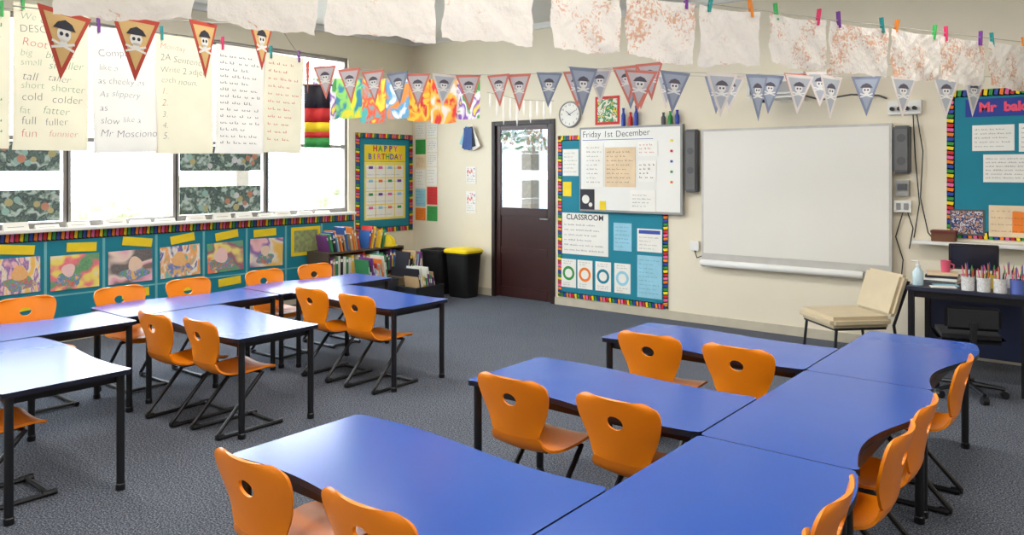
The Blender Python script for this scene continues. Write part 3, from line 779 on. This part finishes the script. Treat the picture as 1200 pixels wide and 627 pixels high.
for (px_,py_,rz_,m) in ((-1.12,6.55,.35,PAPER),(-1.12,6.66,.35,LBLUE)):
    o = MB().box((-.085,-.045,0),(.085,.045,.004)).obj('paper_sheet',m,loc=(px_,py_,DH)); o.rotation_euler=(0,0,rz_); top(o,'loose paper lying on desk','paper')
o = MB().box((-.1,-.05,0),(.1,.05,.05)).box((-.08,-.035,.05),(.08,.035,.052),1).obj('pencil_case',[ORNP,YELLOW],loc=(-.68,7.03,DH),bevel=.006); top(o,'orange pencil case on desk','pencil case')
oc = empty('office_chair',(-.93,6.32,0),.3)
base = MB().lathe([(.03,.06),(.03,.12),(.02,.12),(.02,.40)],12)
for i in range(5):
    a_=2*pi*i/5; base.tube([(0,0,.09),(.23*math.cos(a_),.23*math.sin(a_),.065)],[.02,.013],8)
base.obj('star_base',BLACK,parent=oc,smooth=True)
for i in range(5):
    a_=2*pi*i/5; MB().tube([(.23*math.cos(a_)-.02*math.sin(a_),.23*math.sin(a_)+.02*math.cos(a_),.027),(.23*math.cos(a_)+.02*math.sin(a_),.23*math.sin(a_)-.02*math.cos(a_),.027)],.027,12).obj('caster',BLACK,parent=oc,smooth=True)
MB().box((-.21,-.2,.40),(.21,.2,.46)).obj('seat',mat('black_fabric',(30,31,36),.85),parent=oc,bevel=.03,smooth=True)
MB().box((-.02,-.26,.38),(.02,-.1,.40)).box((-.02,-.26,.38),(.02,-.24,.56)).obj('back_arm',BLACK,parent=oc)
MB().box((-.17,-.24,.50),(.17,-.20,.66)).obj('backrest',MATS['black_fabric'],parent=oc,bevel=.02,smooth=True)
top(oc,'black office swivel chair beneath the desk','office chair')

# ------------------------------------------------------------------ bins
def bin_(x,y,rz,lid,sc=1.0):
    o = empty('rubbish_bin',(x,y,0),rz)
    def rr(hw,hd,z,n=6,c=.05):
        pts=[]
        for (sx,sy,a0) in ((1,1,0),(-1,1,pi/2),(-1,-1,pi),(1,-1,1.5*pi)):
            for i in range(n):
                a_=a0+pi/2*i/(n-1); pts.append(((sx*(hw-c)+c*math.cos(a_))*sc, (sy*(hd-c)+c*math.sin(a_))*sc, z))
        return pts
    mb=MB(); secs=[rr(.16,.13,0),rr(.165,.135,.01),rr(.195,.165,.53),rr(.21,.18,.535),rr(.21,.18,.565),rr(.19,.16,.565),rr(.17,.14,.3)]
    n=len(secs[0]); vs=[p for s_ in secs for p in s_]; fs=[]
    for i in range(len(secs)-1):
        for j in range(n):
            a_=i*n+j; b_=i*n+(j+1)%n; fs.append((a_,b_,b_+n,a_+n))
    fs.append(tuple(reversed(range(n)))); fs.append(tuple((len(secs)-1)*n+j for j in range(n)))
    mb.add(vs,fs); mb.obj('bin_body',mat('bin_black',(26,27,28),.45),parent=o,smooth=True)
    if lid:
        mb=MB(); secs=[rr(.218,.188,.555),rr(.220,.190,.58),rr(.20,.17,.60),rr(.10,.09,.615,c=.04)]
        vs=[p for s_ in secs for p in s_]; fs=[]
        for i in range(len(secs)-1):
            for j in range(n):
                a_=i*n+j; b_=i*n+(j+1)%n; fs.append((a_,b_,b_+n,a_+n))
        fs.append(tuple((len(secs)-1)*n+j for j in range(n)))
        mb.add(vs,fs); mb.obj('lid',YPL,parent=o,smooth=True)
    top(o, 'black recycling bin with a yellow lid' if lid else 'black open rubbish bin beside the yellow one','bin')
bin_(-6.60,7.29,0,True,.93); bin_(-7.03,7.29,.0,False,.93)

# ------------------------------------------------------------------ bookcase with books
sh = MB(); bx0,bx1,by0,by1 = -7.72,-7.32,5.75,6.95
sh.box((bx0,by0,0),(bx1,by0+.02,.62)).box((bx0,by1-.02,0),(bx1,by1,.62)).box((bx0,by0+.02,0),(bx0+.015,by1-.02,.62))
for zz in (.03,.32,.60): sh.box((bx0+.015,by0+.02,zz),(bx1,by1-.02,zz+.018))
bk = sh.obj('book_shelf', mat('shelf_dark',(84,72,60),.6), bevel=.002); top(bk,'low wooden book shelf in the corner by windows','bookcase')
bcols=[(200,60,50),(40,90,160),(240,200,60),(60,140,90),(230,230,220),(120,60,130),(230,130,50),(40,40,50),(150,190,210),(190,160,120)]
bm_=[mat('cover%d'%i,c,.5) for i,c in enumerate(bcols)]
def book(h,t,dp,i):
    mb=MB(); c=.0025
    mb.box((-dp/2,-t/2,0),(dp/2,-t/2+c,h),0).box((-dp/2,t/2-c,0),(dp/2,t/2,h),0).box((dp/2-c,-t/2+c,0),(dp/2,t/2-c,h),0)
    mb.box((-dp/2+.004,-t/2+c,.004),(dp/2-c,t/2-c,h-.004),1)
    mb.box((dp/2,-t/2+.003,h*.7),(dp/2+.0005,t/2-.003,h*.85),1)
    return mb.obj('book',[bm_[i%10],PAPER])
for zz in (.0485,.3385):
    y=by0+.04
    while y<by1-.09:
        t=random.uniform(.02,.045); h=random.uniform(.17,.25); dp=random.uniform(.2,.26)
        o=book(h,t,dp,random.randrange(10)); o.location=(bx1-dp/2-.01,y+t/2,zz); top(o,'coloured picture book standing on wooden shelf','book','books on the shelf'); y+=t+.004
y=by0+.08
while y<by1-.32:
    t=random.uniform(.012,.03); h=random.uniform(.14,.30); dp=.2
    o=book(h,t,dp,random.randrange(10)); o.location=(bx1-.15+random.uniform(-.04,.03),y+t/2,.620); o.rotation_euler=(.2 if y<6.3 else -.22,0,0); top(o,'picture book leaning on top of the shelf','book','books on top of shelf'); y+=t+(.10 if 6.24<y<6.3 else .004)
o=empty('hard_hat',(bx1-.15,by1-.15,.6185))
prof=[(.135,0),(.137,.006),(.112,.012),(.110,.03)]+[(.110*math.cos(pi/2*i/8),.03+.105*math.sin(pi/2*i/8)) for i in range(1,8)]+[(.001,.135)]
MB().lathe(prof,28).obj('shell',YPL,parent=o,smooth=True)
MB().tube([(.118*math.cos(pi*i/14),0,.03+.113*math.sin(pi*i/14)) for i in range(15)],.008,8).obj('ridge',YPL,parent=o,smooth=True)
top(o,'yellow hard hat resting on top of the book shelf','hard hat')
def pile(x,y,n,z0=0.0):
    z=z0
    for i in range(n):
        t=random.uniform(.018,.04); w=random.uniform(.2,.3)
        mb=MB(); c=.003
        mb.box((-w/2,-.11,0),(w/2,.11,c),0).box((-w/2,-.11,t-c),(w/2,.11,t),0).box((-w/2,-.11,c),(-w/2+c,.11,t-c),0).box((-w/2+c,-.106,c),(w/2-.004,.106,t-c),1)
        o=mb.obj('book',[bm_[random.randrange(10)],PAPER],loc=(x+random.uniform(-.015,.015),y+random.uniform(-.015,.015),z)); o.rotation_euler=(0,0,random.uniform(-.5,.5)+pi*.75)
        top(o,'picture book lying in a stacked pile','book','piled books'); z+=t
def crate_(x,y,w,d_,h,m):
    mb=MB().box((-w/2,-d_/2,0),(w/2,d_/2,.012)).box((-w/2,-d_/2,.012),(-w/2+.012,d_/2,h)).box((w/2-.012,-d_/2,.012),(w/2,d_/2,h)).box((-w/2+.012,-d_/2,.012),(w/2-.012,-d_/2+.012,h)).box((-w/2+.012,d_/2-.012,.012),(w/2-.012,d_/2,h)).box((-w/2-.012,-d_/2-.012,h-.02),(w/2+.012,-d_/2,h)).box((w/2,-d_/2,h-.02),(w/2+.012,d_/2,h))
    o=mb.obj('storage_tub',m,loc=(x,y,0)); top(o,'plastic storage tub holding books','tub'); return o
tubs=((-7.05,6.20,.15,.34,.60,mat('tub_dark',(50,54,62),.5),.30),(-7.05,6.74,-.14,.32,.58,mat('tub_wood',(120,100,74),.6),.30),(-6.66,6.60,.16,.28,.44,mat('tub_black',(34,36,40),.5),.22))
for (cx,cy,ln,h0,h1,m,th_) in tubs:
    crate_(cx,cy,.36 if cx<-7 else .32,.46,th_,m)
    y=cy-.15+(.05 if ln>0 else -.04)
    ye=y+.25
    while y<ye:
        t=random.uniform(.008,.026); o=book(random.uniform(h0,h1),t,.24,random.randrange(10)); o.location=(cx+random.uniform(-.02,.02),y+t/2,.014); o.rotation_euler=(ln,0,0); y+=t+.004
        top(o,'picture book leaning upright in a storage tub','book','books in tubs')
pile(-6.62,6.18,6)

# ------------------------------------------------------------------ strings of papers
def on_line(P,U,s,z): return (P[0]+U[0]*s, P[1]+U[1]*s, z)
def string(name,pts,lab,r=.0022):
    return top(MB().tube(pts,r,6).obj(name,STRING), lab, 'string')
def peg(p, m, k=1.0):
    o=MB().box((-.007*k,-.038*k,-.009),(.007*k,.050*k,-.004)).box((-.007*k,-.038*k,.004),(.007*k,.050*k,.009)).box((-.005*k,.002,-.004),(.005*k,.012,.004)).obj('clothes_peg',m,mw=p)
    top(o,'bright coloured clothes peg clipped on the string','clothes peg','clothes pegs'); return o
PA=Vector((-2.515,1.447,0)); U=Vector((.3986,.917,0))
splotch=[]
for i in range(4):
    m=bpy.data.materials.new('splotch_paper%d'%i); m.use_nodes=True; nt=m.node_tree; b_=nt.nodes['Principled BSDF']
    tc=nt.nodes.new('ShaderNodeTexCoord'); n=nt.nodes.new('ShaderNodeTexNoise'); n.noise_dimensions='4D'; n.inputs['W'].default_value=i*2.3+.7; n.inputs['Scale'].default_value=34; n.inputs['Detail'].default_value=3; n.inputs['Distortion'].default_value=2.2
    nt.links.new(tc.outputs['Object'],n.inputs['Vector'])
    n2=nt.nodes.new('ShaderNodeTexNoise'); n2.noise_dimensions='4D'; n2.inputs['W'].default_value=i*5.1; n2.inputs['Scale'].default_value=6
    nt.links.new(tc.outputs['Object'],n2.inputs['Vector'])
    ad=nt.nodes.new('ShaderNodeMath'); ad.operation='ADD'; nt.links.new(n.outputs['Fac'],ad.inputs[0]); nt.links.new(n2.outputs['Fac'],ad.inputs[1])
    r=nt.nodes.new('ShaderNodeValToRGB'); e=r.color_ramp.elements
    ad2=nt.nodes.new('ShaderNodeMath'); ad2.operation='MULTIPLY'; ad2.inputs[1].default_value=.5; nt.links.new(ad.outputs[0],ad2.inputs[0])
    e[0].position=(.58,.54,.525,.53)[i]; e[0].color=srgb(238,232,224); e[1].position=e[0].position+.07; e[1].color=srgb(218,172,144)
    nt.links.new(ad2.outputs[0],r.inputs['Fac']); nt.links.new(r.outputs['Color'],b_.inputs['Base Color']); b_.inputs['Roughness'].default_value=.8
    n3=nt.nodes.new('ShaderNodeTexNoise'); n3.inputs['Scale'].default_value=11; n3.inputs['Detail'].default_value=5; nt.links.new(tc.outputs['Object'],n3.inputs['Vector'])
    bp_=nt.nodes.new('ShaderNodeBump'); bp_.inputs['Strength'].default_value=.8; bp_.inputs['Distance'].default_value=.03
    nt.links.new(n3.outputs['Fac'],bp_.inputs['Height']); nt.links.new(bp_.outputs['Normal'],b_.inputs['Normal'])
    add_transl(nt,b_,r.outputs['Color'],.28)
    splotch.append(m)
segs=[(-.45,-.02),(.008,.398),(.424,.867),(.893,1.304),(1.388,1.765),(1.78,2.195),(2.225,2.61),(2.664,3.09),(3.128,3.60),(3.60,4.06),(4.05,4.51),(4.51,4.97)]
smi=[0,0,0,0,1,2,0,1,2,3,2,3]
zs=2.395
pegm=[mat('peg_pink',(225,50,110),.5),mat('peg_purple',(120,50,150),.5),mat('peg_teal',(30,150,150),.5),mat('peg_orange',(235,140,30),.5),mat('peg_green',(60,180,90),.5)]
string('hanging_string',[on_line(PA,U,s,zs+.004*(abs(s-2.3)**1.5)) for s in (-1,0,1,2,3,4,5,5.6)],'thin string holding a row of spotted papers')
pk=0
def edge_n(t,ph): return .004*math.sin(t*7+ph)+.0022*math.sin(t*19+ph*2)+.0012*math.sin(t*53+ph*3)
for k,(s0,s1) in enumerate(segs):
    w=(s1-s0)*.99; h=.28*random.uniform(.95,1.04); ph=random.random()*6; tl_=random.uniform(-.035,.035); sk_=random.uniform(-.015,.015)
    def fn(u,v,w=w,h=h,ph=ph,tl_=tl_,sk_=sk_):
        x=(u-.5)*w*(.98+.02*v)+sk_*(1-v); y=-h*(1-v)+tl_*(u-.5)*(1-v)
        if u==0 or u==1: x+=edge_n(v,ph+u*3)
        if v==0: y+=edge_n(u,ph)*1.6
        if v==1: y+=-.014*math.sin(pi*u)*abs(math.sin(ph))
        z=.010*math.sin(u*4+ph)*(1-v*.6)+.005*math.sin(v*8+u*6+ph)*(1-v)+.003*math.sin(u*15+v*9+ph)+.002*math.sin(u*31-v*23)
        return (x,y,z)
    mb=MB(); mb.grid(fn,32,16)
    o=mb.obj('spotted_paper',splotch[smi[k]],smooth=True,mw=Mdir(Vector(on_line(PA,U,(s0+s1)/2,zs-.006))+Vector((.917,-.399,0))*(.006 if k%2 else -.004),U))
    top(o,'thin white sheet with brown spots pegged to string','paper','papers pegged on string')
    for s in (s0+.06,s1-.06):
        peg(Mdir(on_line(PA,U,s,zs-.0),U) @ Matrix.Rotation(random.uniform(-.25,.25),4,'Z'), pegm[pk%5], 1.0); pk+=1

def pennant(p,u,w,h,style):
    M=Mdir(p,u)@Matrix.Rotation(random.uniform(-.35,.35),4,'Y')@Matrix.Rotation(random.uniform(-.1,.1),4,'Z')
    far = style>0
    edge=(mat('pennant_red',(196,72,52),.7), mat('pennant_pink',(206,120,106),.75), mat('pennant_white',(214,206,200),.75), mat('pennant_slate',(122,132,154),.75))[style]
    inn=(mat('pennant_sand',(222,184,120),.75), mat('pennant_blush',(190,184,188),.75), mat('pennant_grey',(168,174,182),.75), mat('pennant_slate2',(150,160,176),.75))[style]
    o=MB().prism([(-w/2,0),(0,-h),(w/2,0)],0,.002).obj('pennant',edge,mw=M)
    MB().prism([(-w*.39,-h*.07),(0,-h*.83),(w*.39,-h*.07)],.0022,.003).obj('field',inn,parent=o)
    sk=MB(); r=w*.13; cy=-h*.34
    sk.disc((0,cy),r,.0032,.0042,0,16).box((-r*.5,cy-r*1.35,.0032),(r*.5,cy-r*.6,.0042),0)
    sk.disc((-r*.4,cy),r*.26,.0043,.0048,1,10).disc((r*.4,cy),r*.26,.0043,.0048,1,10)
    for sx in (-1,1):
        a_=Vector((-sx*r*1.6,cy-r*1.9)); b_=Vector((sx*r*1.6,cy-r*1.0)); n=Vector((b_-a_)).orthogonal().normalized()*r*.16
        sk.prism([tuple(a_-n),tuple(b_-n),tuple(b_+n),tuple(a_+n)],.0030+.0001*sx,.0036+.0001*sx,0)
    sk.prism([(-r*1.6,cy+r*.6),(r*1.6,cy+r*.6),(r*1.0,cy+r*1.4),(0,cy+r*1.8),(-r*1.0,cy+r*1.4)],.0044,.0052,1)
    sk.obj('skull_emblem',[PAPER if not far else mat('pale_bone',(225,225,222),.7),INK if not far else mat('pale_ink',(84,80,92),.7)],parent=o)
    top(o,('red bordered','faded pink bordered','faded white and grey','slate blue')[style]+' triangular bunting flag with skull emblem','bunting flag','bunting flags')
def bunting(A,B,n,w,h,sag,styles,t0=0.0,t1=1.0,jit=.2):
    A=Vector(A);B=Vector(B);D=B-A;L=math.hypot(D.x,D.y);u=(D.x/L,D.y/L)
    P=[]
    for i in range(17):
        t=i/16; p=A+D*t; p.z-=sag*4*t*(1-t); P.append(p)
    string('bunting_string',P,'thin string of a row of triangular bunting flags')
    for i in range(n):
        t=t0+(t1-t0)*(i+.5)/n+random.uniform(-jit,jit)/n; p=A+D*t; p.z-=sag*4*t*(1-t)
        p=p+Vector((u[1],-u[0],0))*(.004+.004*(i%2))
        pennant(p,u,w*random.uniform(.92,1.06),h*random.uniform(.9,1.08),styles[i%len(styles)])
bunting((-2.93,1.00,2.145),(-3.28,2.28,2.31),4,.22,.235,.015,(0,),jit=.1)
bunting((-3.28,2.28,2.31),(-4.37,3.29,2.31),1,.19,.22,.03,(0,),.75,1.0)
bunting((-4.37,3.29,2.31),(-2.35,4.52,2.29),14,.168,.235,.08,(1,1,1,3,1,2),jit=.12)
bunting((-2.615,3.80,2.20),(-.736,6.07,2.215),11,.20,.27,.02,(3,1,3,2,3,2,2,3,2,2,2),jit=.2)
bunting((-3.1,5.05,2.34),(-1.05,5.95,2.36),8,.19,.26,.08,(3,1,2,3,2),0.0,.75,jit=.3)

# ------------------------------------------------------------------ large handwritten charts
def chart(Y0,Y1,z0,z1,m,lines,tilt=0,X=-4.35,inks=(INKF,),size=.055):
    w=Y1-Y0; h=z1-z0
    M=Matrix.Translation((X,(Y0+Y1)/2,z1))@RZ@RX@Matrix.Rotation(tilt,4,'Z')
    def sf(u,v):
        e=max(0,abs(u-.5)-.44)/.06; return ((u-.5)*w,-h*(1-v), -.012*e*e*(1-v) - .01*max(0,.05-v)/.05)
    o=MB().grid(sf,40,20).obj('handwritten_chart',m,mw=M,smooth=True)
    top(o,'large cream handwritten word chart hanging from a string','chart','handwritten charts')
    n=len(lines); y=-.07
    step=(h-.1)/max(n,1)
    for i,l in enumerate(lines):
        if l: 
            x=-w/2+.025+random.uniform(0,.012)
            for wd in l.split(' '):
                if wd:
                    t_=text(wd,size*random.uniform(.9,1.12),inks[i%len(inks)],o,x,y+random.uniform(-.006,.006),.0012,align='LEFT',name='writing',bold=-.0012,shear=random.uniform(0,.28),rot=random.uniform(-.08,.08))
                    x+=max([v.co.x for v in t_.data.vertices]+[0])+size*.3
                else: x+=size*.25
        y-=step
    for s in (-w/2+.04,w/2-.04):
        peg(M@Matrix.Translation((s,0,.002)),pegm[random.randrange(5)],.9)
    return o
string('hanging_string',[(-4.352,.6,2.40),(-4.352,1.6,2.39),(-4.352,2.4,2.375),(-4.352,3.4,2.36)],'thin string holding the handwritten charts')
c0=chart(1.05,1.47,1.70,2.38,BUTCHER,[],X=-4.347)
scribble(c0,-.17,.19,-.62,-.05,11,INKG,.010,.0012)
chart(1.483,1.84,1.695,2.43,BUTCHER,['We can','DESCRIBE','Root  hard','big    bigger','small  smaller','tall   taller','short  shorter','cold   colder','fat    fatter','full   fuller','fun    funnier'],inks=(INKG,INKF,INKR,INKG,INKG,INKF,INKG,INKF),size=.054,X=-4.345)
chart(1.85,2.20,1.69,2.37,CHARTW,['','Compare','like a','as cheeky as','As slippery','as','slow like a','Mr Mosciono'],.035,X=-4.350,size=.052)
chart(2.20,2.555,1.69,2.375,BUTCHER,['Monday','2A Sentences','Write 2 adjec','each noun.','1.','2.','3.','4.','5.'],.02,X=-4.355,size=.052,inks=(INKR,INKF,INKF,INKF,INKR))
c5=chart(2.575,2.91,1.695,2.36,CHARTW,[],.0,X=-4.345)
scribble(c5,-.14,.14,-.62,-.05,14,INKF,.009,.0012)
c6=chart(2.92,3.215,1.705,2.345,BUTCHER,[],-.02,X=-4.352)
scribble(c6,-.12,.12,-.58,-.04,11,INKR,.009,.0012)

# striped hanging banner near the windows
bn=MB(); 
bands=[INK,RED,YELLOW,RED,GREEN]
zz=[0,-.16,-.26,-.33,-.37,-.44]
for i in range(5):
    bn.grid(lambda u,v,i=i:((u-.5)*.18, zz[i]+(zz[i+1]-zz[i])*(1-v)*1.0, .012*math.sin(u*11)),12,2,i)
o=bn.obj('hanging_banner',bands,smooth=True,mw=Mdir((-4.53,3.46,2.19),(.75,.66)))
sol=o.modifiers.new('s','SOLIDIFY'); sol.thickness=.002
MB().tube([(-.11,0.004,0),(.11,0.004,0)],.006).tube([(-.1,0.004,0),(0,.14,0),(.1,0.004,0)],.002).obj('rod',BROWN,parent=o)
top(o,'black red yellow and green cloth banner hanging from string','banner')

# string of bright paintings further back
A=Vector((-5.75,4.36,2.43)); B=Vector((-4.60,5.29,2.42)); D=B-A; L=math.hypot(D.x,D.y); u=(D.x/L,D.y/L)
string('hanging_string',[A,A+D*.5-Vector((0,0,.02)),B],'thin string holding bright paintings')
bp=[[(210,90,180),(245,225,90),(130,80,180),(245,240,240),(80,160,90)],[(60,180,90),(245,225,60),(150,220,110),(60,140,170)],[(240,130,170),(250,225,80),(240,100,70),(90,190,190)],[(245,230,80),(245,245,240),(90,170,215),(240,150,70)],[(230,60,40),(250,150,50),(250,210,70),(215,50,60)],[(240,110,40),(225,60,60),(250,190,70),(240,230,220)]]
for k in range(7):
    t=(k+.5)/7; p=A+D*t-Vector((0,0,.02)); w=.23; h=(.38,.36,.40,.36,.38,.40,.36)[k]
    pts=[(-w/2,0),(-w/2,-h*.55),(-w*.5,-h*.97),(-w*.2,-h),(w*.2,-h*.985),(w*.48,-h*.96),(w/2,-h*.5),(w/2,0)]
    o=MB().prism(pts,0,.002).obj('hanging_painting',art_mat('bright_art%d'%(k%6),bp[k%6],k+20,8,.8,soft=True,detail=2,stretch=(1.3,.8,1)),mw=Mdir(p+Vector((u[1],-u[0],0))*(.006*(k%2)),u)@Matrix.Rotation(random.uniform(-.12,.12),4,'Y'))
    top(o,'bright multicoloured child painting hanging from a string','painting','hanging paintings')
    peg(Mdir(p+Vector((0,0,0)),u),pegm[k%5],.9)
# white tassel garland
A=Vector((-4.62,5.42,2.30)); B=Vector((-4.14,5.80,2.22)); D=B-A; L=math.hypot(D.x,D.y); u=(D.x/L,D.y/L)
gl=empty('tassel_garland',tuple(A))
MB().tube([Vector((0,0,0)),D*.5-Vector((0,0,.03)),D],.003).obj('string',STRING,parent=gl)
for k in range(10):
    t=(k+.5)/10; p=D*t-Vector((0,0,.03*4*t*(1-t))); l=random.uniform(.12,.26)
    MB().tube([p,p-Vector((0,0,l*.7)),p-Vector((0,0,l))],[.008,.012,.002],6).obj('tassel',PAPER,parent=gl)
top(gl,'garland of thin white paper tassels on string','garland')

# ------------------------------------------------------------------ lights
def fixture(x,y,power):
    f=MB().box((-.62,-.15,-.06),(.62,.15,0)).obj('ceiling_light',WHITE,loc=(x,y,CEIL),bevel=.01)
    top(f,'white rectangular fluorescent ceiling light','ceiling light','ceiling lights')
    MB().box((-.6,-.13,-.066),(.6,.13,-.0605)).obj('diffuser',mat('diffuser',(245,245,240),.5,emit=1.5),parent=f)
    l=bpy.data.lights.new('lamp','AREA'); l.shape='RECTANGLE'; l.size=1.2; l.size_y=.26; l.energy=power; l.color=(1,.96,.90)
    lo=bpy.data.objects.new('lamp',l); COL.objects.link(lo); lo.parent=f; lo.location=(0,0,-.07)
for (x,y) in ((-5.4,2.0),(-3.0,2.2),(-.8,2.2),(-3.2,4.9),(-.9,4.9),(-5.4,4.4),(-3,-.6),(-.6,-.6),(1.6,3.4)):
    fixture(x,y,35)

w=bpy.data.worlds.new('World'); scene.world=w; w.use_nodes=True
bg=w.node_tree.nodes['Background']; bg.inputs['Color'].default_value=(.94,.97,1,1); bg.inputs['Strength'].default_value=11.0

# ------------------------------------------------------------------ camera
cam=bpy.data.cameras.new('Camera'); co=bpy.data.objects.new('Camera',cam); COL.objects.link(co)
co.location=(0,0,1.6); co.rotation_euler=(pi/2,0,math.radians(38.6))
cam.sensor_width=36; cam.lens=915/1200*36; cam.shift_y=-(313.5-198)/1200
cam.clip_start=.05
scene.camera=co
